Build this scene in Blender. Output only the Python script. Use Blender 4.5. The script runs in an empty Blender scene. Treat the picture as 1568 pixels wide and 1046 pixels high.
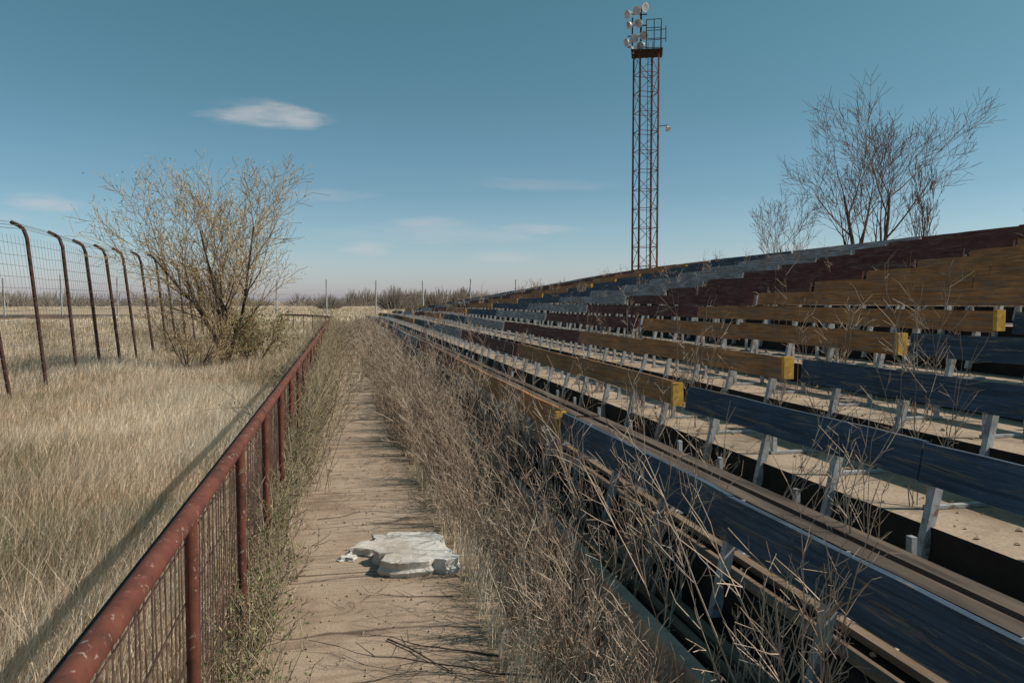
import bpy, math, random
import numpy as np
from mathutils import Vector, Matrix
R=random.Random(7); NR=np.random.RandomState(11)
scene=bpy.context.scene
# ---------------------------------------------------------------- helpers
def link(o,parent=None):
    scene.collection.objects.link(o)
    if parent: o.parent=parent
    return o
def empty(name,loc=(0,0,0)):
    e=bpy.data.objects.new(name,None); e.location=loc; return link(e)
def np_mesh(name,verts,faces,mats,rnd=None,midx=None,parent=None,smooth=False):
    verts=np.asarray(verts,dtype=np.float32); faces=np.asarray(faces,dtype=np.int32)
    k=faces.shape[1]; me=bpy.data.meshes.new(name)
    me.vertices.add(len(verts)); me.vertices.foreach_set('co',verts.ravel())
    me.loops.add(faces.size); me.loops.foreach_set('vertex_index',faces.ravel())
    me.polygons.add(len(faces)); me.polygons.foreach_set('loop_start',np.arange(0,faces.size,k,dtype=np.int32))
    if midx is not None: me.polygons.foreach_set('material_index',np.asarray(midx,dtype=np.int32))
    me.polygons.foreach_set('use_smooth',np.full(len(faces),bool(smooth)))
    for m in (mats if isinstance(mats,list) else [mats]): me.materials.append(m)
    if rnd is not None:
        a=me.attributes.new('rnd','FLOAT','POINT'); a.data.foreach_set('value',np.asarray(rnd,dtype=np.float32))
    me.update(calc_edges=True); me.validate()
    return link(bpy.data.objects.new(name,me),parent)
def seg_geo(segs,sides=3):
    s=np.asarray(segs,dtype=np.float64); n=len(s)
    p0=s[:,0:3];p1=s[:,3:6];r0=s[:,6];r1=s[:,7]
    d=p1-p0; L=np.linalg.norm(d,axis=1,keepdims=True); d=d/np.maximum(L,1e-9)
    ref=np.tile(np.array([0.,0.,1.]),(n,1)); ref[np.abs(d[:,2])>.9]=[1,0,0]
    a=np.cross(d,ref); a/=np.linalg.norm(a,axis=1,keepdims=True); b=np.cross(d,a)
    V=np.zeros((n,2*sides,3))
    for k in range(sides):
        t=2*math.pi*(k+.5)/sides; o=a*math.cos(t)+b*math.sin(t)
        V[:,k]=p0+o*r0[:,None]; V[:,sides+k]=p1+o*r1[:,None]
    base=(np.arange(n)*2*sides)[:,None]
    F=[np.concatenate([base+k,base+(k+1)%sides,base+sides+(k+1)%sides,base+sides+k],axis=1) for k in range(sides)]
    F=np.stack(F,1).reshape(-1,4)
    return V.reshape(-1,3),F
def tubes(name,segs,mat,sides=3,rnd=None,parent=None):
    V,F=seg_geo(segs,sides)
    r=None if rnd is None else np.repeat(np.asarray(rnd),2*sides)
    return np_mesh(name,V,F,mat,rnd=r,parent=parent,smooth=sides>4)
class Box:
    def __init__(s): s.v=[];s.f=[];s.m=[]
    def add(s,pts,m=0):
        b=len(s.v); s.v+=[tuple(p) for p in pts]
        for q in ((0,3,2,1),(4,5,6,7),(0,1,5,4),(1,2,6,5),(2,3,7,6),(3,0,4,7)): s.f.append([b+i for i in q]); s.m.append(m)
    def box(s,x0,x1,y0,y1,z0,z1,m=0):
        s.add([(x0,y0,z0),(x1,y0,z0),(x1,y1,z0),(x0,y1,z0),(x0,y0,z1),(x1,y0,z1),(x1,y1,z1),(x0,y1,z1)],m)
    def quad(s,a,b,c,d,m=0):
        i=len(s.v); s.v+=[a,b,c,d]; s.f.append([i,i+1,i+2,i+3]); s.m.append(m)
    def obj(s,name,mats,parent=None): return np_mesh(name,s.v,s.f,mats,midx=s.m,parent=parent)
# ---------------------------------------------------------------- materials
def newmat(name,rough=.9):
    m=bpy.data.materials.new(name); m.use_nodes=True; nt=m.node_tree
    b=nt.nodes['Principled BSDF']; b.inputs['Roughness'].default_value=rough
    b.inputs['Specular IOR Level'].default_value=.25
    return m,nt,b
def noise(nt,scale,detail=6,stretch=(1,1,1),rough=.6,dist=0):
    tc=nt.nodes.new('ShaderNodeTexCoord'); mp=nt.nodes.new('ShaderNodeMapping'); mp.inputs['Scale'].default_value=stretch
    n=nt.nodes.new('ShaderNodeTexNoise'); n.inputs['Scale'].default_value=scale; n.inputs['Detail'].default_value=detail
    n.inputs['Roughness'].default_value=rough; n.inputs['Distortion'].default_value=dist
    nt.links.new(tc.outputs['Object'],mp.inputs[0]); nt.links.new(mp.outputs[0],n.inputs['Vector']); return n.outputs['Fac']
def ramp(nt,fac,stops):
    r=nt.nodes.new('ShaderNodeValToRGB'); e=r.color_ramp.elements
    while len(e)<len(stops): e.new(.5)
    for i,(p,c) in enumerate(stops):
        e[i].position=p; e[i].color=(c,c,c,1) if not isinstance(c,(tuple,list)) else (*c,1)
    nt.links.new(fac,r.inputs[0]); return r.outputs[0]
def mix(nt,fac,a,b,mode='MIX'):
    x=nt.nodes.new('ShaderNodeMix'); x.data_type='RGBA'; x.blend_type=mode
    for v,i in ((fac,0),(a,6),(b,7)):
        if isinstance(v,(int,float)): x.inputs[i].default_value=v
        elif isinstance(v,(tuple,list)): x.inputs[i].default_value=(*v,1)
        else: nt.links.new(v,x.inputs[i])
    return x.outputs[2]
def bump(nt,b,h,strength=.4,dist=.01):
    n=nt.nodes.new('ShaderNodeBump'); n.inputs['Strength'].default_value=strength; n.inputs['Distance'].default_value=dist
    nt.links.new(h,n.inputs['Height']); nt.links.new(n.outputs[0],b.inputs['Normal'])
def simple(name,c1,c2,scale=8,stretch=(1,1,1),rough=.9,bs=.3,metal=0):
    m,nt,b=newmat(name,rough); n=noise(nt,scale,4,stretch=stretch)
    nt.links.new(ramp(nt,n,[(.35,c1),(.65,c2)]),b.inputs['Base Color']); b.inputs['Metallic'].default_value=metal
    if bs: bump(nt,b,n,bs,.005)
    return m
def plantmat(name,stops,trans=0):
    m=bpy.data.materials.new(name); m.use_nodes=True; nt=m.node_tree; nt.nodes.remove(nt.nodes['Principled BSDF'])
    a=nt.nodes.new('ShaderNodeAttribute'); a.attribute_name='rnd'
    c=ramp(nt,a.outputs['Fac'],stops)
    b=nt.nodes.new('ShaderNodeBsdfDiffuse'); nt.links.new(c,b.inputs['Color']); o=b.outputs[0]
    if trans:
        t=nt.nodes.new('ShaderNodeBsdfTranslucent'); ms=nt.nodes.new('ShaderNodeMixShader'); ms.inputs[0].default_value=trans
        nt.links.new(c,t.inputs[0]); nt.links.new(o,ms.inputs[1]); nt.links.new(t.outputs[0],ms.inputs[2]); o=ms.outputs[0]
    nt.links.new(o,nt.nodes['Material Output'].inputs[0])
    return m
def paint(name,col,worn=.5,wood=(.20,.155,.12)):
    m,nt,b=newmat(name,.85)
    g=noise(nt,7,7,(1,.16,2.2),.78,1.6); blot=noise(nt,1.7,4,(1,1,1),.65)
    c=mix(nt,ramp(nt,blot,[(.3,0.),(.7,1.)]),tuple(x*.6 for x in col),tuple(min(1,x*1.3) for x in col))
    gr=noise(nt,55,4,(1,.035,1),.65,.6)
    c=mix(nt,ramp(nt,gr,[(.38,.65),(.58,.0)]),c,tuple(x*.35 for x in col))
    w=ramp(nt,g,[(worn,0.),(worn+.035,.9)])
    wc=mix(nt,ramp(nt,gr,[(.35,0.),(.65,1.)]),tuple(x*.5 for x in wood),wood)
    c=mix(nt,w,c,wc)
    nt.links.new(c,b.inputs['Base Color']); bump(nt,b,gr,.6,.006); return m
M={}
M['blue']=paint('blue_paint_wood',(.054,.084,.128),.545,(.20,.17,.145))
M['ochre']=paint('ochre_paint_wood',(.42,.195,.075),.51,(.27,.185,.125))
M['maroon']=paint('maroon_paint_wood',(.13,.045,.040),.53,(.19,.13,.10))
M['white']=paint('white_paint_wood',(.34,.355,.385),.50,(.22,.185,.155))
M['yellow']=simple('yellow_board_end',(.40,.22,.045),(.62,.37,.075),20)
M['wood']=simple('weathered_plank',(.045,.033,.027),(.15,.11,.085),14,(1,.08,1),bs=.5)
M['slat']=simple('brown_slat',(.12,.085,.06),(.28,.21,.155),10,(1,.1,1),bs=.5)
def steelmat():
    m,nt,b=newmat('galvanised_steel',.65); n=noise(nt,9,4); s=noise(nt,17,6,rough=.7)
    c=ramp(nt,n,[(.35,(.24,.25,.26)),(.65,(.45,.465,.48))]); c=mix(nt,ramp(nt,s,[(.55,0.),(.63,.8)]),c,(.17,.085,.05))
    nt.links.new(c,b.inputs['Base Color']); return m
M['steel']=steelmat()
M['rustpost']=simple('rusty_fence_post',(.035,.02,.017),(.09,.045,.034),9)
M['wire']=simple('fence_wire',(.09,.085,.085),(.17,.15,.145),5,bs=0)
def railmat():
    m,nt,b=newmat('red_rail_paint',.8)
    n=noise(nt,7,7,(1,1,1),.75); s=noise(nt,9,6,(2.0,1.3,1.4),.65,2.5)
    c=ramp(nt,n,[(.3,(.055,.023,.017)),(.5,(.13,.042,.029)),(.72,(.18,.064,.044))])
    c=mix(nt,ramp(nt,s,[(.61,0.),(.65,.7)]),c,(.33,.26,.225))
    nt.links.new(c,b.inputs['Base Color']); bump(nt,b,n,.4,.003); return m
M['rail']=railmat()
M['infill']=simple('rusty_infill',(.05,.03,.024),(.14,.08,.06),12,bs=0)
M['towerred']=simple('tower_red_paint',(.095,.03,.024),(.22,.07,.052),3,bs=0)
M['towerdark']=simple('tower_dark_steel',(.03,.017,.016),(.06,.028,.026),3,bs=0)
M['lamp']=simple('lamp_housing',(.50,.51,.53),(.70,.71,.73),4,rough=.4,bs=0)
M['lampglass']=simple('lamp_glass',(.2,.22,.25),(.5,.52,.55),2,rough=.15,bs=0)
M['bark']=simple('bark',(.045,.034,.028),(.12,.09,.075),6)
def concrete(name,dark,lt,stain):
    m,nt,b=newmat(name,.95); n=noise(nt,3,7,(1,1,1),.7); f=noise(nt,45,4)
    c=ramp(nt,n,[(.3,dark),(.5,lt),(.7,tuple(min(1,x*1.12) for x in lt))])
    c=mix(nt,1,c,ramp(nt,f,[(.3,.75),(.7,1.1)]),'MULTIPLY')
    s=noise(nt,1.1,5,(1,.5,1)); c=mix(nt,ramp(nt,s,[(.5,0.),(.62,.8)]),c,stain)
    nt.links.new(c,b.inputs['Base Color']); bump(nt,b,f,.4,.006); return m
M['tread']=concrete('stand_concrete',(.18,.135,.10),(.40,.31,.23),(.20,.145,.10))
M['stand_shade']=simple('painted_stand_shade',(.012,.010,.009),(.030,.025,.022),3)  # near-black colour painting shade onto risers and lowest treads
def pathmat():
    m,nt,b=newmat('path_concrete',.95); n=noise(nt,1.6,8,(1,.8,1),.68); f=noise(nt,70,4,rough=.8); l=noise(nt,4,7,(.35,2.0,1),.72,1.)
    c=ramp(nt,n,[(.28,(.22,.15,.105)),(.48,(.38,.28,.205)),(.7,(.46,.36,.275))])
    c=mix(nt,1,c,ramp(nt,f,[(.25,.6),(.5,1.),(.8,1.15)]),'MULTIPLY')
    c=mix(nt,ramp(nt,l,[(.50,0.),(.66,.7)]),c,(.155,.11,.075))
    tc=nt.nodes.new('ShaderNodeTexCoord'); v=nt.nodes.new('ShaderNodeTexVoronoi'); v.feature='DISTANCE_TO_EDGE'; v.inputs['Scale'].default_value=.55
    mp=nt.nodes.new('ShaderNodeMapping'); mp.inputs['Scale'].default_value=(.35,1.8,1)
    nn=nt.nodes.new('ShaderNodeTexNoise'); nn.inputs['Scale'].default_value=2.5; nn.inputs['Detail'].default_value=7
    nt.links.new(tc.outputs['Object'],nn.inputs['Vector'])
    ad=nt.nodes.new('ShaderNodeMixRGB'); ad.blend_type='ADD'; ad.inputs[0].default_value=.3
    nt.links.new(tc.outputs['Object'],mp.inputs[0]); nt.links.new(mp.outputs[0],ad.inputs[1]); nt.links.new(nn.outputs['Color'],ad.inputs[2]); nt.links.new(ad.outputs[0],v.inputs['Vector'])
    cr=ramp(nt,v.outputs['Distance'],[(.0,.85),(.012,0.)])
    c=mix(nt,cr,c,(.07,.05,.035))
    sx=nt.nodes.new('ShaderNodeSeparateXYZ'); nt.links.new(tc.outputs['Object'],sx.inputs[0])
    def m2(op,a,b2):
        q=nt.nodes.new('ShaderNodeMath'); q.operation=op
        for i,vv in enumerate((a,b2)):
            if isinstance(vv,(int,float)): q.inputs[i].default_value=vv
            else: nt.links.new(vv,q.inputs[i])
        return q.outputs[0]
    ed=m2('ABSOLUTE',m2('SUBTRACT',sx.outputs[0],.12),0); ed=m2('ADD',ed,m2('MULTIPLY',m2('SUBTRACT',n,.5),.9))
    c=mix(nt,ramp(nt,ed,[(.38,0.),(.60,.8)]),c,mix(nt,f,(.13,.09,.06),(.28,.205,.14)))
    nt.links.new(c,b.inputs['Base Color']); bump(nt,b,f,.6,.008); return m
M['path']=pathmat()
def groundmat():
    m,nt,b=newmat('dry_ground',1); n=noise(nt,.06,7,(1,2.5,1),.65); n2=noise(nt,2.2,6,rough=.75)
    c=ramp(nt,n,[(.3,(.27,.195,.125)),(.5,(.43,.33,.225)),(.68,(.54,.43,.305))])
    c=mix(nt,1,c,ramp(nt,n2,[(.25,.55),(.6,1.1)]),'MULTIPLY')
    nt.links.new(c,b.inputs['Base Color']); bump(nt,b,n2,.6,.05); return m
M['ground']=groundmat()
M['asphalt']=simple('far_asphalt',(.05,.045,.045),(.075,.068,.068),1)
M['grass']=plantmat('dry_grass_blades',[(0,(.26,.18,.115)),(.3,(.53,.405,.29)),(.6,(.73,.60,.46)),(.9,(.86,.77,.65)),(.93,(.28,.26,.15))],.25)
M['weed']=plantmat('dead_weed_stems',[(0,(.15,.105,.08)),(.5,(.37,.28,.215)),(1,(.60,.49,.39))])
M['gweed']=plantmat('budding_weed_stems',[(0,(.12,.095,.065)),(.5,(.28,.225,.15)),(1,(.44,.36,.26))])
M['leaf']=plantmat('small_green_leaves',[(0,(.09,.11,.045)),(.5,(.17,.185,.08)),(1,(.32,.29,.14))])
M['bud']=plantmat('yellow_green_buds',[(0,(.24,.21,.09)),(.5,(.40,.34,.15)),(1,(.54,.46,.25))])
M['bushtwig']=plantmat('young_tree_twigs',[(0,(.17,.12,.075)),(.5,(.38,.275,.165)),(1,(.56,.43,.27))])
M['treetwig']=plantmat('bare_tree_twigs',[(0,(.09,.062,.05)),(.5,(.19,.125,.10)),(1,(.29,.20,.16))])
M['treeline']=plantmat('distant_trees',[(0,(.12,.105,.10)),(.5,(.19,.16,.14)),(1,(.27,.23,.18))])
M['chip']=concrete('broken_white_concrete',(.38,.34,.305),(.64,.61,.57),(.38,.31,.255))
# ---------------------------------------------------------------- ground, path
g=Box(); g.quad((-3000,-300,0),(3000,-300,0),(3000,4500,0),(-3000,4500,0)); g.obj('ground',[M['ground']])
rd=Box(); rd.quad((-400,150,.006),(-34,95,.006),(-24,112,.006),(-400,185,.006)); rd.obj('far_road',[M['asphalt']])
pv=[];pf=[];y=-1.0
while y<48:
    L=R.uniform(1.7,2.2); n=8; xl=-.52; xr=.66; tilt=R.uniform(-.006,.006)
    b0=len(pv)
    for i in range(n+1):
        yy=y+(L-.012)*i/n; z=.03+tilt*(i/n-.5)*2+R.uniform(-.001,.001)
        a=xl+R.uniform(-.02,.02); c=xr+R.uniform(-.03,.03)
        pv+= [(a,yy,-.05),(a,yy,z),(c,yy,z),(c,yy,-.05)]
    for i in range(n):
        q=b0+i*4
        for k in range(3): pf.append([q+k,q+4+k,q+5+k,q+1+k][::-1])
    pf.append([b0,b0+1,b0+2,b0+3]); e=b0+n*4; pf.append([e+3,e+2,e+1,e])
    y+=L
np_mesh('concrete_path',pv,pf,M['path'])
# ---------------------------------------------------------------- stand
NROW=14; D=1.04; S=.203; YEND=65
def sag(y): return 1-.23*max(0,(y-30)/35)**2
def E(k): return 1.70+(k-2)*D
def TZ(k): return .22+(k-1)*S
st=Box(); ys=[-3+ i*1.0 for i in range(69)]
for k in range(1,NROW+2):
    x0=E(k) if k>1 else 1.34; x1=E(k+1)
    if k==NROW+1: x1=x0+.8
    zb=TZ(k-1) if k>1 else -.1
    for a,b in zip(ys[:-1],ys[1:]):
        sa,sb=sag(a),sag(b); z=TZ(k)
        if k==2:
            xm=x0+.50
            st.quad((x0,a,z*sa),(xm,a,z*sa),(xm,b,z*sb),(x0,b,z*sb),1); st.quad((xm,a,z*sa),(x1,a,z*sa),(x1,b,z*sb),(xm,b,z*sb),0)  # front of second tread painted dark as shadow beneath the benches
        else: st.quad((x0,a,z*sa),(x1,a,z*sa),(x1,b,z*sb),(x0,b,z*sb),1 if k==1 else 0)  # lowest tread gets the same painted shade
        st.quad((x0,b,zb*sb if zb>0 else zb),(x0,a,zb*sa if zb>0 else zb),(x0,a,z*sa),(x0,b,z*sb),1 if k>1 else 0)  # step risers carry their shade in the colour
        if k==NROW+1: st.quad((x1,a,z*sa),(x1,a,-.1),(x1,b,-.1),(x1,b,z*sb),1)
    for yy in (ys[0],ys[-1]):
        z=TZ(k)*sag(yy); st.quad((x0,yy,-.1),(x1,yy,-.1),(x1,yy,z),(x0,yy,z),0)
st.obj('bleacher_stand',[M['tread'],M['stand_shade']])
kb=Box(); y=-2
while y<60:
    L=R.uniform(2.4,3.2); o=R.uniform(-.012,.012); kb.box(1.27+o,1.335+o,y,y+L-.015,-.1,.30+R.uniform(-.015,.015)); y+=L
kb.obj('concrete_kerb',[concrete('kerb_concrete',(.2,.16,.13),(.38,.31,.25),(.2,.16,.12))])
sl=Box()
for (x,z,w) in ((1.42,.228,.05),(1.545,.228,.06),(1.74,.432,.05),(1.88,.432,.045),(2.03,.432,.055)):
    y=-2.5
    while y<40:
        L=R.uniform(2.2,4.2)
        if R.random()<.85:
            o=R.uniform(-.015,.015); o2=o+R.uniform(-.02,.02); s=sag(y)
            sl.add([(x+o,y,z*s),(x+w+o,y,z*s),(x+w+o2,y+L-.03,z*s),(x+o2,y+L-.03,z*s),(x+o,y,z*s+.03),(x+w+o,y,z*s+.03),(x+w+o2,y+L-.03,z*s+.03),(x+o2,y+L-.03,z*s+.03)])
        y+=L
sl.obj('floor_slats',[M['slat']])
V=[];F=[];rs=np.random.RandomState(14)
for _ in range(2600):
    k=rs.randint(2,9); x=E(k)+rs.uniform(.04,1.0); y=1.5+rs.rand()**1.4*16; r=rs.uniform(.004,.022)*(1 if rs.rand()<.9 else 2.2); b=len(V)
    o=[(1,0,0),(0,1,0),(-1,0,0),(0,-1,0),(0,0,.6),(0,0,-.6)]
    for q in o: V.append((x+q[0]*r*rs.uniform(.5,1.4),y+q[1]*r*rs.uniform(.5,1.4),TZ(k)+r*.3+q[2]*r))
    for t in ((0,1,4),(1,2,4),(2,3,4),(3,0,4),(1,0,5),(2,1,5),(3,2,5),(0,3,5)): F.append([b+i for i in t])
np_mesh('stand_rubble',V,F,M['tread'])
def board(B,x,zt,y0,y1,h,lean,th,m,jit=.003,dz0=0,dz1=0):
    n=max(2,int((y1-y0)/.35)); prev=None
    for i in range(n+1):
        t=i/n; yy=y0+(y1-y0)*t; z=zt*sag(yy)+dz0*(1-t)+dz1*t+R.uniform(-jit,jit); zl=z-h+R.uniform(-jit,jit); xo=R.uniform(-.003,.003)
        if i in(0,n): z-=R.uniform(0,.008)
        c=[(x-lean+xo,yy,zl),(x-lean+th+xo,yy,zl-.004),(x+th+xo,yy,z-.004),(x+xo,yy,z)]
        if prev:
            b=len(B.v); B.v+=prev+c
            for k in range(4): B.f.append([b+k,b+(k+1)%4,b+4+(k+1)%4,b+4+k]); B.m.append(m)
        if i==0 or i==n:
            b=len(B.v); B.v+=c; B.f.append([b,b+1,b+2,b+3]); B.m.append(m)
        prev=c
cols=['blue','ochre','maroon','white','blue','ochre','maroon','white','blue','ochre','maroon']
SEC=6.3
for n in range(1,NROW+1):
    X=1.72+(n-1)*D; Z=.82+(n-1)*S
    for sidx in range(0,10):
        y0=6.25+SEC*(sidx-1); y1=y0+SEC-.16
        y0=max(y0,-2.5)
        if y0>YEND-3: break
        y1=min(y1,YEND)
        y0+=R.uniform(-.06,.06); y1+=R.uniform(-.06,.06)
        B=Box(); c=cols[sidx]
        ym=(y0+y1)/2+R.uniform(-.5,.5)
        miss=(R.random()<.07 and sidx>1)
        for (a,b) in ((y0,ym-.004),(ym+.004,y1)):
            if miss and R.random()<.5: continue
            dz=R.uniform(-.014,.014)
            board(B,X+R.uniform(-.006,.006),Z+dz,a,b,.195,.032,.036,0,dz0=R.uniform(-.013,.013),dz1=R.uniform(-.013,.013))
        if c=='ochre': B.box(X-.05,X+.042,y0-.05,y0-.005,(Z-.20)*sag(y0),(Z-.005)*sag(y0),3)  # brighter yellow block on the near end of ochre sections
        yy=y0+.25
        while yy<y1:
            s=sag(yy); zt=(Z-.03)*s; zb=(TZ(n+1)-.17)*s; xb=E(n+1)-.012; xt=X+.041
            j=R.uniform(-.015,.015)
            for (dx0,dx1,dy0,dy1) in ((0,.045,0,.006),(0,.006,.006,.045)):
                B.add([(xb-.048+dx0,yy+dy0,zb),(xb-.048+dx1,yy+dy0,zb),(xb-.048+dx1,yy+dy1,zb),(xb-.048+dx0,yy+dy1,zb),
                       (xt+dx0,yy+dy0+j,zt),(xt+dx1,yy+dy0+j,zt),(xt+dx1,yy+dy1+j,zt),(xt+dx0,yy+dy1+j,zt)],1)
            yy+=.775
        ez=TZ(n+1); ex=E(n+1); yy=y0+.5
        while yy<y1:
            s=sag(yy); z=ez*s; yj=yy+R.uniform(-.1,.1)
            B.box(ex+.20,ex+.58,yj,yj+.04,z+.003,z+.02,1)
            B.box(ex+.215,ex+.245,yj+.003,yj+.037,z+.02,z+.33,1)
            if n==1 or R.random()<.5: B.box(ex+.53,ex+.555,yj+.003,yj+.037,z+.02,z+(.33 if R.random()<.5 else .2),1)
            yy+=.775
        if (n==1 and sidx<5) or (n>4 and R.random()<.2):
            for q in range(2 if n==1 else 1):
                xx=ex+.14+q*.13; zz=(ez+.35); ns=6; dzp=R.uniform(-.004,.004)
                for i in range(ns):
                    a=y0+.02+(y1-y0-.04)*i/ns; b=y0+.02+(y1-y0-.04)*(i+1)/ns
                    za,zb2=zz*sag(a)+dzp,zz*sag(b)+dzp; w=.085
                    B.add([(xx,a,za-.03),(xx+w,a,za-.03),(xx+w,b,zb2-.03),(xx,b,zb2-.03),(xx,a,za),(xx+w,a,za),(xx+w,b,zb2),(xx,b,zb2)],2)
        B.obj('bleacher_bench',[M[c],M['steel'],M['wood'],M['yellow']])
# ---------------------------------------------------------------- red hand rail fence (left of path)
def railx(y): return -.50 if y<36 else -.50-((y-36)**2)*.03
rf=empty('red_railing_fence')
ptsY=[-1.2+i*.5 for i in range(75)]+[36.3+i*.5 for i in range(20)]
pipe=[];strip=Box()
for a,b in zip(ptsY[:-1],ptsY[1:]):
    pipe.append([railx(a),a,1.0,railx(b),b,1.0,.031,.031])
    strip.box(min(railx(a),railx(b))-.075,railx(a)-.045,a,b,.945,.965)
tubes('top_rail',pipe,M['rail'],12,parent=rf)
strip.obj('rail_flange',[M['rustpost']],parent=rf)
po=[];wi=[];y=.17
while y<46:
    x=railx(y); po.append([x,y,-.1,x,y,.98,.022,.022]); y+=1.3
tubes('posts',po,M['rail'],10,parent=rf)
y=-1.0
while y<30:
    x=railx(y); jj=R.uniform(-.01,.01); wi.append([x-.02+jj,y,.04,x-.02-jj,y+jj,.96,.003,.003]); y+=.06
for z in (.1,.3,.5,.7,.9):
    for a,b in zip(ptsY[:-1],ptsY[1:]):
        if a<46: wi.append([railx(a)-.02,a,z,railx(b)-.02,b,z,.0035,.0035])
tubes('wire_infill',wi,M['infill'],3,parent=rf)
# ---------------------------------------------------------------- tall fence on the left
tf=empty('tall_mesh_fence')
post=[];tw=[];tops=[]
y=9.6; fy=[]
while y<62: fy.append(y); y+=1.72
def fx(y): return -5.45+ (0 if y<34 else -((y-34)**2)*.006)
for y in fy:
    x=fx(y)+R.uniform(-.04,.04); l=R.uniform(-.40,-.2); z=2.98+R.uniform(-.06,.06); yd=R.uniform(-.1,.1)
    P=[(x,y,-.1),(x+l*.5,y+yd*.5,z*.5),(x+l*.95,y+yd,z*.95),(x+l-.04,y+yd,z+.02),(x+l-.12,y+yd,z+.085),(x+l-.25,y+yd,z+.15)]
    for a,b in zip(P[:-1],P[1:]): post.append([*a,*b,.036,.036])
    tops.append(P)
for A,B_ in zip(tops[:-1],tops[1:]):
    def at(P,z):
        t=z/P[2][2]; return np.array([P[0][0]+(P[2][0]-P[0][0])*t,P[0][1]+(P[2][1]-P[0][1])*t,z])
    for z in np.arange(.15,2.95,.2):
        m_=(at(A,z)+at(B_,z))*.5+np.array([0,0,R.uniform(-.03,.01)])
        tw.append([*at(A,z),*m_,.0042,.0042]); tw.append([*m_,*at(B_,z),.0042,.0042])
    for i in (3,4,5): tw.append([*A[i],*B_[i],.006,.006])
    for t in np.arange(0,1,.09):
        tw.append([*(at(A,.1)*(1-t)+at(B_,.1)*t),*(at(A,2.9)*(1-t)+at(B_,2.9)*t),.003,.003])
tubes('posts',post,M['rustpost'],6,parent=tf); tubes('wire_mesh',tw,M['wire'],3,parent=tf)
cf=empty('perimeter_fence'); post=[];tw=[]
for i in range(-14,8):
    x=-2+i*6.2; post.append([x,105,-.1,x+R.uniform(-.1,.1),105,4.7+R.uniform(-.4,.3),.10,.10])
for z in (.6,1.3,2,2.6): tw.append([-89,105,z,42,105,z,.012,.012])
tubes('posts',post,M['steel'],5,parent=cf); tubes('wires',tw,M['wire'],3,parent=cf)
# ---------------------------------------------------------------- light tower
lt=empty('light_tower'); TX,TY=19.6,50.0
vr=np.array([.93,-.366]); vf=np.array([.366,.93]); ang=math.radians(20)
def tl(u,v,z):
    p=vr*u+vf*v; return (TX+p[0],TY+p[1],z)
hw=.63; cr=[]
for a,b in ((-hw,-hw),(hw,-hw),(hw,hw),(-hw,hw)):
    cr.append((a*math.cos(ang)-b*math.sin(ang),a*math.sin(ang)+b*math.cos(ang)))
legs=[];br=[]; ZT=17.8; step=1.25
for i,(u,v) in enumerate(cr): legs.append([*tl(u,v,-.1),*tl(u,v,ZT+.1),.075,.065])
nz=int(ZT/step)
for f in range(4):
    a=cr[f];b=cr[(f+1)%4]
    for i in range(nz):
        z0=i*step+.3;z1=z0+step
        br.append([*tl(*a,z0),*tl(*b,z0),.024,.024])
        p,q=(a,b) if i%2 else (b,a); br.append([*tl(*p,z0),*tl(*q,z1),.021,.021])
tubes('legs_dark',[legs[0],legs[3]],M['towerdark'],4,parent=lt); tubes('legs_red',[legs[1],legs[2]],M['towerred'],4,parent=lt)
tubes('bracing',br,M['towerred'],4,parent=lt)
pl=[]
for v in np.linspace(-.8,.8,9): pl.append([*tl(-.9,v,ZT+.1),*tl(1.0,v,ZT+.1),.06,.06])
for u in (-.9,1.0): pl.append([*tl(u,-.85,ZT+.12),*tl(u,.85,ZT+.12),.08,.08])
for z in (ZT+.7,ZT+1.3,ZT+2.0):
    q=[(0,-.8),(.95,-.8),(.95,.8),(0,.8)]
    for i in range(4): pl.append([*tl(*q[i],z),*tl(*q[(i+1)%4],z),.025,.025])
for u,v in ((0,-.8),(.95,-.8),(.95,.8),(0,.8),(.5,-.8)): pl.append([*tl(u,v,ZT),*tl(u,v,ZT+2.0),.03,.03])
pl.append([*tl(-.35,0,ZT),*tl(-.35,0,ZT+3.1),.07,.07]); pl.append([*tl(-.9,-.1,ZT),*tl(-.9,-.1,ZT+2.4),.05,.05])
for z in (.5,1.2,1.9,2.6): pl.append([*tl(-1.2,-.2,ZT+z),*tl(.05,0,ZT+z),.045,.045])
for z in (ZT+.9,ZT+1.5): pl.append([*tl(.95,-.3,z),*tl(1.25,-.3,z),.025,.025])
pl.append([*tl(1.25,-.3,ZT+.7),*tl(1.25,-.3,ZT+1.7),.03,.03])
tubes('platform_and_basket',pl,M['towerdark'],4,parent=lt)
lad=[]
for u in (.12,.42): lad.append([*tl(u,-.75,.3),*tl(u,-.75,ZT+.6),.022,.022])
for z in np.arange(.5,ZT,.35): lad.append([*tl(.12,-.75,z),*tl(.42,-.75,z),.014,.014])
tubes('ladder',lad,M['towerdark'],4,parent=lt)
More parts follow.
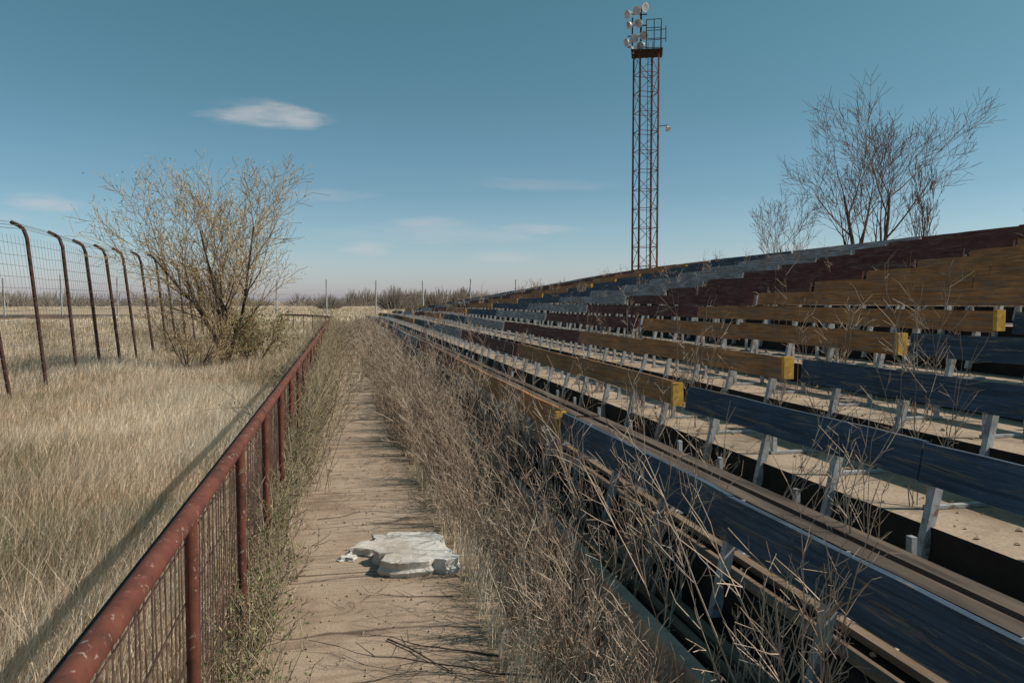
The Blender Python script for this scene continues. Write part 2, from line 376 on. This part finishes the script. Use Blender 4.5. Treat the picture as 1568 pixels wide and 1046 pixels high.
def lamp(name,loc,d,s=1):
    prof=[(.05,-.42),(.13,-.40),(.15,-.22),(.22,-.12),(.32,0),(.34,.06),(.30,.06)]
    q=Vector(d).to_track_quat('Z','Y').to_matrix().to_4x4(); Mx=Matrix.Translation(loc)@q@Matrix.Scale(s,4)
    ns=16; V=[];F=[];mi=[]
    for r,z in prof:
        for k in range(ns): t=2*math.pi*k/ns; V.append(Mx@Vector((r*math.cos(t),r*math.sin(t),z)))
    for i in range(len(prof)-1):
        for k in range(ns): F.append([i*ns+k,i*ns+(k+1)%ns,(i+1)*ns+(k+1)%ns,(i+1)*ns+k]); mi.append(0)
    b=len(V); V.append(Mx@Vector((0,0,.02)));e=(len(prof)-1)*ns
    for k in range(0,ns,2): F.append([b,e+k,e+k+1,e+(k+2)%ns]); mi.append(1)
    V.append(Mx@Vector((0,0,-.42))); c=len(V)-1
    for k in range(0,ns,2): F.append([c,(k+2)%ns,k+1,k]); mi.append(0)
    np_mesh(name,[tuple(v) for v in V],F,[M['lamp'],M['lampglass']],midx=mi,parent=lt)
i=0
for u,z,dv in ((-1.2,2.55,(-.9,-.35,-.35)),(-.62,2.75,(-.6,-.7,-.35)),(-.1,2.95,(.3,-.6,-.2)),(-1.1,1.85,(-.9,-.1,-.4)),(-.5,1.95,(-.7,-.6,-.4)),
             (-1.25,.75,(-.95,-.2,-.35)),(-.75,1.0,(-.6,-.7,-.45)),(-.15,1.15,(-.4,-.8,-.5)),(-.35,.5,(-.8,-.5,-.5)),(-.9,.3,(-.9,.2,-.4))):
    lamp('floodlight_%d'%i,tl(u,-.35,ZT+z),dv,.85); i+=1
lamp('side_lamp',tl(1.45,-.3,12.9),(.2,-.6,-.8),.6)
tubes('side_lamp_arm',[[*tl(.8,-.3,13.1),*tl(1.45,-.3,13.15),.03,.03]],M['towerdark'],4,parent=lt)
# ---------------------------------------------------------------- vegetation generators
def rot_about(d,ang,az):
    d=d/math.sqrt(d@d); ref=np.array([0,0,1.]) if abs(d[2])<.9 else np.array([1.,0,0])
    a=np.array([d[1]*ref[2]-d[2]*ref[1],d[2]*ref[0]-d[0]*ref[2],d[0]*ref[1]-d[1]*ref[0]]); a/=math.sqrt(a@a)
    b=np.array([d[1]*a[2]-d[2]*a[1],d[2]*a[0]-d[0]*a[2],d[0]*a[1]-d[1]*a[0]])
    return d*math.cos(ang)+(a*math.cos(az)+b*math.sin(az))*math.sin(ang)
def grow(segs,ends,p,d,L,r,lv,P,rng):
    n=P['n'][lv]; wig=P['wig']; up=P['up'][lv]; rr=r
    az=rng.uniform(0,6.28)
    for i in range(n):
        d=d+np.array([rng.gauss(0,wig),rng.gauss(0,wig),rng.gauss(0,wig)+up]); d/=math.sqrt(d@d)
        q=p+d*(L/n); r2=max(P['rmin'],r*(1-(i+1)/n*P['tap'])); segs.append([*p,*q,rr,r2]); p=q; rr=r2
        if lv<len(P['n'])-1 and (i+1)/n>=P['st'][lv]:
            c=P['ch'][lv]; c=int(c)+(1 if rng.random()<c-int(c) else 0)
            for _ in range(c):
                az+=2.4+rng.uniform(-.5,.5)
                grow(segs,ends,p,rot_about(d,math.radians(rng.uniform(*P['ang'])),az),L*rng.uniform(*P['len'])*(1-.3*(i/n)),max(P['rmin'],rr*.6),lv+1,P,rng)
    if lv>=len(P['n'])-2: ends.append(p)
def tree(name,loc,h,P,seed,mat,barkmat,stems=1,spread=0,wx=1.):
    rng=random.Random(seed); segs=[];ends=[]
    for s in range(stems):
        a=6.28*s/max(1,stems)+rng.uniform(-.4,.4); sp=math.radians(rng.uniform(spread*.4,spread)) if stems>1 else rng.uniform(0,.05)
        d=np.array([math.sin(sp)*math.cos(a),math.sin(sp)*math.sin(a),math.cos(sp)])
        grow(segs,ends,np.array([0,0,-.1]),d,h*P['L0']*rng.uniform(.85,1.05),P['r0'],0,P,rng)
    S=np.array(segs); top=np.percentile(S[:,5],99.9); k=h/top
    S[:,:6]*=k; S[:,[0,1,3,4]]*=wx; S[:,[0,3]]+=loc[0]; S[:,[1,4]]+=loc[1]
    E_=np.array(ends)*k*np.array([wx,wx,1])+np.array([loc[0],loc[1],0])
    e=empty(name)
    thick=S[:,6]>P['r0']*.3
    if thick.any(): tubes('trunk_and_limbs',S[thick],barkmat,7,parent=e)
    T=S[~thick]; tubes('twigs',T,mat,3,rnd=np.random.RandomState(seed).rand(len(T)),parent=e)
    print(name,len(S))
    return e,E_,S
bare=dict(n=[7,5,4,4,3],wig=.06,up=[.02,.09,.10,.09,.06],rmin=.0072,tap=.7,st=[.36,.3,.25,.3],ch=[1.5,1.3,1.4,1.5],ang=(22,44),len=(.50,.72),L0=.62,r0=.16)
tree('bare_tree',(22.0,30.6),10.9,bare,3,M['treetwig'],M['bark'],2,14,1.05)
b2=dict(bare); b2.update(r0=.09,ang=(16,34),ch=[1.3,1.1,1.3,1.3],len=(.42,.6)); tree('bare_tree',(25.6,31.6),8.3,b2,8,M['treetwig'],M['bark'],1,0,.62)
b3=dict(bare); b3.update(r0=.07,ch=[1.2,1,1.2,1.2]); tree('bare_tree',(20.0,34.8),7.4,b3,12,M['treetwig'],M['bark'],1,12,.95)
b4=dict(bare); b4.update(r0=.04,rmin=.007,ch=[1,.8,.8,.8]); tree('bare_sapling',(21.8,35.5),4.9,b4,22,M['treetwig'],M['bark'],3,20)
def leaves(name,pts,per,spread,size,mat,seed,parent=None):
    rs=np.random.RandomState(seed); P=np.repeat(pts,per,axis=0)+rs.normal(0,spread,(len(pts)*per,3))
    n=len(P); a=rs.normal(0,1,(n,3)); a/=np.linalg.norm(a,axis=1,keepdims=True); b=np.cross(a,rs.normal(0,1,(n,3))); b/=np.linalg.norm(b,axis=1,keepdims=True)
    s=size*rs.uniform(.5,1.3,(n,1)); V=np.stack([P-a*s,P+b*s*.45,P+a*s,P-b*s*.45],1).reshape(-1,3)
    F=np.arange(n*4).reshape(-1,4); return np_mesh(name,V,F,mat,rnd=np.repeat(rs.rand(n),4),parent=parent)
young=dict(n=[7,5,4,3],wig=.09,up=[.03,.07,.08,.05],rmin=.0044,tap=.7,st=[.26,.2,.2],ch=[2.1,2.0,1.7],ang=(24,50),len=(.42,.62),L0=.8,r0=.055)
e,En,S_=tree('budding_tree',(-2.8,20.2),5.1,young,5,M['bushtwig'],M['bark'],4,22,.92)
leaves('leaves',En,1,.06,.024,M['bud'],4,e)
low=dict(young); low.update(r0=.02,L0=.8,ch=[1.4,1.1,1])
e,En,S_=tree('scrub_bush',(-3.4,19.4),1.9,low,9,M['bushtwig'],M['bark'],6,50)
e,En,S_=tree('scrub_bush',(-2.2,20.6),1.9,low,19,M['bushtwig'],M['bark'],7,50); leaves('leaves',En,2,.05,.03,M['leaf'],6,e)
def weed(rng,h,nst,spread,ntw):
    segs=[]
    for s in range(nst):
        a=rng.uniform(0,6.28); sp=abs(rng.gauss(0,spread)); d=np.array([math.sin(sp)*math.cos(a),math.sin(sp)*math.sin(a),math.cos(sp)])
        p=np.array([rng.gauss(0,.05),rng.gauss(0,.05),-.02]); H=h*rng.uniform(.55,1.05); r=.0040*rng.uniform(.6,1.4); n=6
        for i in range(n):
            d=d+np.array([rng.gauss(0,.07),rng.gauss(0,.07),rng.gauss(0,.05)]); d/=np.linalg.norm(d)
            q=p+d*H/n; r2=r*(1-.11*(i+1)); segs.append([*p,*q,r*(1-.11*i),r2]); p=q
            if i>=1:
                for _ in range(ntw if rng.random()<.7 else 0):
                    dd=rot_about(d,math.radians(rng.uniform(20,50)),rng.uniform(0,6.28)); l=H*rng.uniform(.12,.32); pp=p
                    for j in range(2):
                        dd=dd+np.array([rng.gauss(0,.12),rng.gauss(0,.12),rng.gauss(.06,.1)]); dd/=np.linalg.norm(dd)
                        qq=pp+dd*l/2; segs.append([*pp,*qq,.0020,.0014])
                        if rng.random()<.5:
                            d3=rot_about(dd,math.radians(rng.uniform(25,60)),rng.uniform(0,6.28)); segs.append([*qq,*(qq+d3*l*.4),.0015,.001])
                        pp=qq
    return np.array(segs)
def scatter(name,protos,places,mat,seed,leafmat=None,leafp=.0,lsize=.012,lean=(0,0)):
    rs=np.random.RandomState(seed); out=[];rn=[]
    for (x,y,z,sc) in places:
        P=protos[rs.randint(len(protos))].copy(); a=rs.uniform(0,6.28); c,s=math.cos(a),math.sin(a)
        lx,ly=rs.normal(lean[0],.15),rs.normal(lean[1],.15)
        for o in (0,3):
            xx=P[:,o]*c-P[:,o+1]*s+lx*P[:,o+2]; yy=P[:,o]*s+P[:,o+1]*c+ly*P[:,o+2]
            P[:,o]=xx*sc+x; P[:,o+1]=yy*sc+y; P[:,o+2]=P[:,o+2]*sc+z
        P[:,6:]*=max(1.,.8+y*.05)
        out.append(P); rn.append(np.clip(rs.rand()*.55+rs.rand(len(P))*.45,0,1))
    A=np.concatenate(out); o=tubes(name,A,mat,3,rnd=np.concatenate(rn)); print(name,len(A))
    if leafmat:
        q=rs.rand(len(A))<leafp; pts=A[q][:,3:6]; leaves('leaves',pts,1,.012,lsize,leafmat,seed+1,o)
    return o
rg=random.Random(31)
pA=[weed(rg,rg.uniform(.6,.9),8,.33,2) for _ in range(9)]
pB=[weed(rg,rg.uniform(.5,.75),7,.35,2) for _ in range(8)]
pT=[weed(rg,1.0,3,.12,2) for _ in range(6)]
pl=[]
y=1.7
while y<42:
    cl=.75+.35*math.sin(y*2.1)+.2*math.sin(y*5.3+1)
    for _ in range(3 if cl>.6 else 2):
        x=min(1.26,max(.80,R.gauss(1.04,.13))); k=.66 if y<5 else .66+.30*min(1,(y-5)/5)
        pl.append((x,y+R.uniform(-.15,.15),0,R.uniform(.65,1.2)*k*(.75+.4*cl)))
    if y>8 and R.random()<.35: pl.append((R.uniform(.55,.75),y,.0,R.uniform(.5,.9)))
    if y>16 and R.random()<.6: pl.append((R.uniform(-.2,.7),y,.02,R.uniform(.5,1.0)*min(1,(y-12)/12)))
    y+=.21 if y<14 else .34
scatter('dead_weeds',pA,pl,M['weed'],5,lean=(-.04,-.08))
pl=[];y=1.0
while y<40:
    cl=math.sin(y*1.9+.7)+.6*math.sin(y*4.7)
    for _ in range(2 if cl>-.3 else 1):
        x=min(-.26,max(-.8,R.gauss(-.44,.08))); sc=(R.uniform(.3,.7) if y<4.5 else R.uniform(.45,1.15))*(1+.22*cl)
        pl.append((x,y+R.uniform(-.1,.1),0,max(.25,sc)))
    y+=.17 if y<14 else .3
for _ in range(60): pl.append((R.uniform(-.75,-.15),R.uniform(6.5,32),0,R.uniform(1.35,2.1)))
scatter('budding_weeds',pB,pl,M['gweed'],6,M['leaf'],.36,.012)
pl=[]
for _ in range(170):
    n=R.randint(1,13); y=R.uniform(2,45); x=E(n+1)+R.uniform(-.9,-.15) if R.random()<.5 else E(n+1)+R.uniform(.0,.8)
    k=n if x<E(n+1) else n+1
    pl.append((x,y,TZ(k)*sag(y),R.choice([.35,.45,.6,.8,.9,1.1])))
for _ in range(26):
    y=R.uniform(2.2,9); pl.append((R.uniform(1.38,1.6),y,.2,R.uniform(.6,1.0)))
for _ in range(14):
    n=R.randint(1,4); y=R.uniform(2.8,9); x=E(n+1)-R.uniform(.06,.3); pl.append((x,y,TZ(n)*sag(y),R.uniform(.5,1.0)))
pl+=[(2.9,6.3,TZ(3),1.25),(4.1,5.0,TZ(4),1.15),(4.25,5.3,TZ(4),.95),(1.5,12,.2,1.6),(1.5,10,.2,1.5),(1.45,9,.2,1.2),(1.5,7.6,.2,1.1),(2.35,3.6,TZ(2),.75),(2.0,2.9,TZ(2),.7),(2.3,3.1,TZ(2),.8),
     (1.45,2.6,.2,.9),(1.5,3.4,.2,.9),(1.5,3.9,.2,.95),(1.5,4.6,.2,.9),(1.52,5.4,.2,1.0),(1.5,6.3,.2,1.0),(1.45,2.1,.2,.8)]
scatter('stand_weeds',pT+pA[:3],pl,M['weed'],9)
# ---------------------------------------------------------------- dry grass
def patch(x,y): return .75+.18*np.sin(x*1.7+y*.9)+.14*np.sin(y*1.3-x*.6+1.3)+.12*np.sin(x*3.1-y*2.3)
def blades(name,P,h,w,mat,seed,wind=(.25,-.1)):
    rs=np.random.RandomState(seed); n=len(P); a=rs.uniform(0,2*math.pi,n); wx=np.stack([np.cos(a),np.sin(a),np.zeros(n)],1)*w[:,None]*.5
    ln=np.stack([rs.normal(wind[0],.28,n),rs.normal(wind[1],.28,n),np.zeros(n)],1)
    B=np.stack([P[:,0],P[:,1],np.full(n,-.01)],1); up=np.array([0,0,1.])
    m1=B+up*h[:,None]*.5+ln*h[:,None]*.22; m2=B+up*h[:,None]*(.93)+ln*h[:,None]*.85
    V=np.stack([B-wx,B+wx,m1+wx*.8,m1-wx*.8,m2],1).reshape(-1,3)
    b=(np.arange(n)*5)[:,None]; F=np.stack([np.hstack([b,b+1,b+2]),np.hstack([b,b+2,b+3]),np.hstack([b+3,b+2,b+4])],1).reshape(-1,3)
    pt=patch(P[:,0]*.8+3,P[:,1]*.5)-.75+.5*np.sin(P[:,0]*.35+P[:,1]*.21)*.3
    r=np.clip(rs.rand(n)*.6+.2+pt*.6,0,.9); r=np.where(rs.rand(n)<.06+.28*(pt<-.12),.96,r)
    return np_mesh(name,V,F,mat,rnd=np.repeat(r,5))
def field(n,y0,y1,x0f,x1f,pw):
    y=y0+(y1-y0)*NR.rand(n)**pw; x=np.array([x0f(v) for v in y]); x2=np.array([x1f(v) for v in y]); return np.stack([x+(x2-x)*NR.rand(n),y],1)
P=field(95000,1.0,17,lambda v:-.46*v-1.0,lambda v:-.57,1.25)
h=NR.uniform(.24,.52,len(P))*patch(P[:,0],P[:,1]); w=NR.uniform(.003,.0065,len(P))*(1+P[:,1]*.04)
edge=np.clip((-.57-P[:,0])/.5,0,1); h*=.55+.45*edge
blades('dry_grass',P,h,w,M['grass'],1)
P=field(65000,17,60,lambda v:-.46*v-1.0,lambda v:-.57,1.5)
h=NR.uniform(.3,.6,len(P))*patch(P[:,0],P[:,1]); w=NR.uniform(.01,.018,len(P))*(1+(P[:,1]-17)*.02)
blades('dry_grass',P,h,w,M['grass'],2)
P=field(40000,60,240,lambda v:-.48*v-1.0,lambda v:.2*v,1.5)
h=NR.uniform(.2,.5,len(P))*patch(P[:,0]*.2,P[:,1]*.2); w=NR.uniform(.06,.12,len(P))
k=~((P[:,0]<-24)&(P[:,1]>75)&(P[:,1]<190)); P=P[k];h=h[k];w=w[k]
blades('dry_grass',P,h,w,M['grass'],3)
P=field(20000,9,60,lambda v:-.5,lambda v:1.3,1.2); cov=np.clip((P[:,1]-14)/25,.0,1); keep=(NR.rand(len(P))<cov)|(P[:,0]>.66); P=P[keep]
h=NR.uniform(.15,.5,len(P)); w=NR.uniform(.006,.014,len(P)); blades('dry_grass',P,h,w,M['grass'],4)
P=field(12000,1.2,14,lambda v:.68,lambda v:1.3,1.2); h=NR.uniform(.06,.3,len(P)); w=NR.uniform(.003,.006,len(P)); blades('dry_grass',P,h,w,M['grass'],5)
P=field(9000,1.2,16,lambda v:-.56,lambda v:-.42,1.2); P[:,0]+=NR.exponential(.05,len(P)); h=NR.uniform(.03,.16,len(P)); w=NR.uniform(.003,.006,len(P)); blades('dry_grass',P,h,w,M['grass'],6)
# ---------------------------------------------------------------- distant trees
segs=[];rn=[]
rs=random.Random(77)
def clump(x,y,w,h,n):
    for _ in range(n):
        u=rs.uniform(-1,1)*w*.5; top=h*(1-(2*u/w)**2*.7)*rs.uniform(.55,1)
        p=(x+u*.5,y+rs.uniform(-1,1)*w*.3,0 if rs.random()<.5 else top*.4); q=(x+u,p[1],top)
        segs.append([*p,*q,.12*h/5,.03*h/5]); rn.append(rs.random())
for i in range(460):
    x=rs.uniform(-420,330); clump(x,330+rs.uniform(-40,40),rs.uniform(8,16),rs.uniform(3,7.5)+1.5*math.sin(x*.03),50)
tubes('distant_tree_line',segs,M['treeline'],3,rnd=rn)
for (x,y,w,h) in ((10.5,170,8,5.4),(19,172,6,4.2),(25,175,7,4.4),(33,190,11,4.6),(15,180,5,3.4),(-3,185,7,3.6),(42,185,9,4.5)):
    segs=[];rn=[]; clump(x,y,w,h,420)
    for s in segs: s[6]*=.45; s[7]*=.45
    tubes('distant_bush',segs,M['treeline'],3,rnd=rn)
segs=[];rn=[]
for i in range(120): clump(rs.uniform(-100,-24),rs.uniform(84,90),rs.uniform(2,4),rs.uniform(.35,.8),40)
tubes('low_brush',segs,M['treetwig'],3,rnd=rn)
# ---------------------------------------------------------------- broken white slab, sticks, pebbles
def slab(name,loc,outline,h,seed,rotz=0,parent=None):
    rs=random.Random(seed); n=len(outline); P=[]
    for i in range(n):
        a=outline[i];b=outline[(i+1)%n]
        for k in range(4):
            t=k/4; j=.0 if k==0 else .010
            P.append((a[0]+(b[0]-a[0])*t+rs.gauss(0,j),a[1]+(b[1]-a[1])*t+rs.gauss(0,j)))
    V=[];N=len(P); cx=sum(p[0] for p in P)/N; cy=sum(p[1] for p in P)/N
    off=[rs.gauss(0,.008) for _ in P]
    lay=[(0,.0),(h*.33,.012),(h*.55,-.006),(h*.97,.004),(h,-.004),(h+.001,-.05),(h-.001,-.10)]
    c,s=math.cos(rotz),math.sin(rotz)
    for li,(z,grow_) in enumerate(lay):
        for i,p in enumerate(P):
            dx,dy=p[0]-cx,p[1]-cy; dl=math.hypot(dx,dy); q=min(.9,max(-.9,(grow_+(off[i]*(1 if li<3 else .4))+(rs.gauss(0,.004) if li in(1,2) else 0))/dl))
            x=cx+dx*(1+q); y=cy+dy*(1+q); zz=z+(rs.gauss(0,.003) if li in(1,2) else rs.gauss(0,.0016) if li>4 else 0)-(.012 if (li in(3,4) and rs.random()<.22) else 0)
            V.append((loc[0]+x*c-y*s,loc[1]+x*s+y*c,loc[2]+zz))
    F=[]
    for l in range(len(lay)-1):
        for i in range(N): F.append([l*N+i,l*N+(i+1)%N,(l+1)*N+(i+1)%N,(l+1)*N+i])
    b=len(V); e=(len(lay)-1)*N; V.append((loc[0]+cx*c-cy*s,loc[1]+cx*s+cy*c,loc[2]+h))
    for i in range(0,N-1,2): F.append([b,e+i,e+i+1,e+(i+2)%N])
    return np_mesh(name,V,F,M['chip'],parent=parent)
bs=empty('broken_concrete_slab')
slab('rear_piece',(.08,5.26,.03),[(-.04,.0),(.08,-.06),(.30,-.03),(.52,-.02),(.58,.16),(.50,.28),(.22,.30),(.10,.27),(.12,.16),(.02,.12)],.06,3,parent=bs)
slab('front_piece',(.22,4.84,.03),[(0,.02),(.10,-.07),(.28,-.05),(.46,-.03),(.43,.16),(.40,.37),(.06,.38),(-.04,.22),(.02,.12)],.095,5,parent=bs)
slab('fragment',(-.02,5.16,.03),[(0,0),(.07,-.02),(.09,.04),(.02,.06)],.03,8,parent=bs)
stk=[]
def stick(x,y,a,L,r,z=.038):
    for i in range(9):
        a+=R.gauss(0,.13); x2=x+math.cos(a)*L/9; y2=y+math.sin(a)*L/9; z2=max(.036,z+R.gauss(0,.006))
        stk.append([x,y,z,x2,y2,z2,r*(1-i/11),r*(1-(i+1)/11)])
        if R.random()<.45:
            b=a+R.choice([-1,1])*R.uniform(.4,.9); stk.append([x2,y2,z2,x2+math.cos(b)*L*.16,y2+math.sin(b)*L*.16,z2+.02,r*.4,r*.2])
        x,y,z=x2,y2,z2
for (x,y,a,L) in ((.85,3.35,3.0,1.0),(.65,3.0,2.8,.7),(.8,2.95,3.3,.6),(.2,3.9,-1.0,.8),(.7,3.6,2.6,.7),(.75,3.1,3.6,.5),(0,3.45,.3,.35),(.6,4.4,2.8,.5),(.62,6.6,2.2,.5),(-.2,6.2,.2,.5)): stick(x,y,a,L,R.uniform(.003,.0065))
for _ in range(150): stick(R.uniform(-.5,.65),R.uniform(2.4,9),R.uniform(0,6.28),R.uniform(.04,.16),.0016,.037)
tubes('fallen_sticks',stk,M['bark'],5)
V=[];F=[];rs=np.random.RandomState(4)
for _ in range(700):
    x=rs.uniform(-.5,.65);y=2.3+rs.rand()**1.3*9; r=rs.uniform(.002,.010); b=len(V)
    o=[(1,0,0),(0,1,0),(-1,0,0),(0,-1,0),(0,0,.8),(0,0,-.8)]
    for q in o: V.append((x+q[0]*r*rs.uniform(.6,1.3),y+q[1]*r*rs.uniform(.6,1.3),.032+r*.4+q[2]*r))
    for t in ((0,1,4),(1,2,4),(2,3,4),(3,0,4),(1,0,5),(2,1,5),(3,2,5),(0,3,5)): F.append([b+i for i in t])
np_mesh('path_pebbles',V,F,M['tread'])
# ---------------------------------------------------------------- sky and sun
EL=math.radians(42); AZ=math.atan2(.93,-.28)
sd=Vector((math.sin(AZ)*math.cos(EL),math.cos(AZ)*math.cos(EL),math.sin(EL)))
sun=bpy.data.lights.new('sun','SUN'); sun.energy=4.5; sun.angle=math.radians(.5); sun.color=(1,.90,.78)
so=bpy.data.objects.new('sun',sun); so.rotation_euler=sd.to_track_quat('Z','Y').to_euler(); so.location=(20,-10,30); link(so)
W=bpy.data.worlds.new('World'); scene.world=W; W.use_nodes=True; nt=W.node_tree; nt.nodes.clear()
out=nt.nodes.new('ShaderNodeOutputWorld'); bg=nt.nodes.new('ShaderNodeBackground'); bg.inputs['Strength'].default_value=.061
sk=nt.nodes.new('ShaderNodeTexSky'); sk.sky_type='NISHITA'; sk.sun_disc=False; sk.sun_elevation=EL; sk.sun_rotation=AZ
sk.altitude=100; sk.air_density=1.0; sk.dust_density=1.2; sk.ozone_density=1.0
tc=nt.nodes.new('ShaderNodeTexCoord'); sx=nt.nodes.new('ShaderNodeSeparateXYZ'); nt.links.new(tc.outputs['Generated'],sx.inputs[0])
# values kept under 1 here and scaled afterwards
tr=ramp(nt,sx.outputs[2],[(0.,(.62,.60,.80)),(.03,(.50,.53,.66)),(.07,(.38,.46,.53)),(.13,(.29,.39,.42)),(.23,(.245,.365,.345)),(.42,(.225,.395,.32)),(1.,(.23,.39,.33))])
tint=mix(nt,1,sk.outputs[0],tr,'MULTIPLY'); tint=mix(nt,1,tint,(3.7,3.7,3.7),'MULTIPLY')
def mth(op,a,b=None,c=None):
    n=nt.nodes.new('ShaderNodeMath'); n.operation=op
    for i,v in enumerate((a,b,c)):
        if v is None: continue
        if isinstance(v,(int,float)): n.inputs[i].default_value=v
        else: nt.links.new(v,n.inputs[i])
    return n.outputs[0]
ya=mth('MAXIMUM',mth('ABSOLUTE',sx.outputs[1]),.05)
u=mth('DIVIDE',sx.outputs[0],ya); v=mth('DIVIDE',sx.outputs[2],ya)
cb=nt.nodes.new('ShaderNodeCombineXYZ'); nt.links.new(mth('MULTIPLY',u,9),cb.inputs[0]); nt.links.new(mth('MULTIPLY',v,42),cb.inputs[1])
nz=nt.nodes.new('ShaderNodeTexNoise'); nz.inputs['Scale'].default_value=1.6; nz.inputs['Detail'].default_value=6; nz.inputs['Roughness'].default_value=.6; nt.links.new(cb.outputs[0],nz.inputs['Vector'])
N=mth('SUBTRACT',nz.outputs['Fac'],.5)
def blob(u0,v0,a,b,amp):
    du=mth('DIVIDE',mth('SUBTRACT',u,u0),a); dv=mth('DIVIDE',mth('SUBTRACT',v,v0),b)
    q=mth('ADD',mth('MULTIPLY',du,du),mth('MULTIPLY',dv,dv))
    q=mth('ADD',q,mth('MULTIPLY',N,4.2))
    m=nt.nodes.new('ShaderNodeMapRange'); m.interpolation_type='SMOOTHSTEP'; m.inputs['From Min'].default_value=1.8; m.inputs['From Max'].default_value=-.8
    nt.links.new(q,m.inputs['Value']); return mth('MULTIPLY',m.outputs[0],amp)
tot=blob(-.085,.222,.062,.015,.55)
for a in ((-.050,.220,.028,.013,.62),(-.33,.112,.035,.010,.42),(-.31,.108,.015,.006,.4),(-.37,.095,.02,.006,.25),(.11,.098,.05,.007,.3),(.03,.066,.03,.009,.35),(.24,.093,.05,.006,.35),(.21,.058,.04,.008,.25),(.60,.075,.05,.005,.3),(.13,.085,.12,.012,.22),(-.45,.10,.05,.012,.3),(.25,.15,.09,.008,.15),(-.02,.13,.06,.008,.15)):
    tot=mth('MAXIMUM',tot,blob(*a))
front=mth('GREATER_THAN',sx.outputs[1],.05); tot=mth('MULTIPLY',tot,front)
c=mix(nt,tot,tint,(10.6,10.0,9.8))
nt.links.new(c,bg.inputs[0]); nt.links.new(bg.outputs[0],out.inputs[0])
# ---------------------------------------------------------------- camera
cam=bpy.data.cameras.new('camera'); cam.sensor_width=36; cam.lens=28.0; cam.clip_end=6000; cam.clip_start=.05
co=bpy.data.objects.new('camera',cam); co.location=(0,0,1.7); co.rotation_euler=(math.radians(90-2.86),0,math.radians(-12)); link(co); scene.camera=co
scene.view_settings.view_transform='Standard'; scene.view_settings.look='None'; scene.view_settings.exposure=0
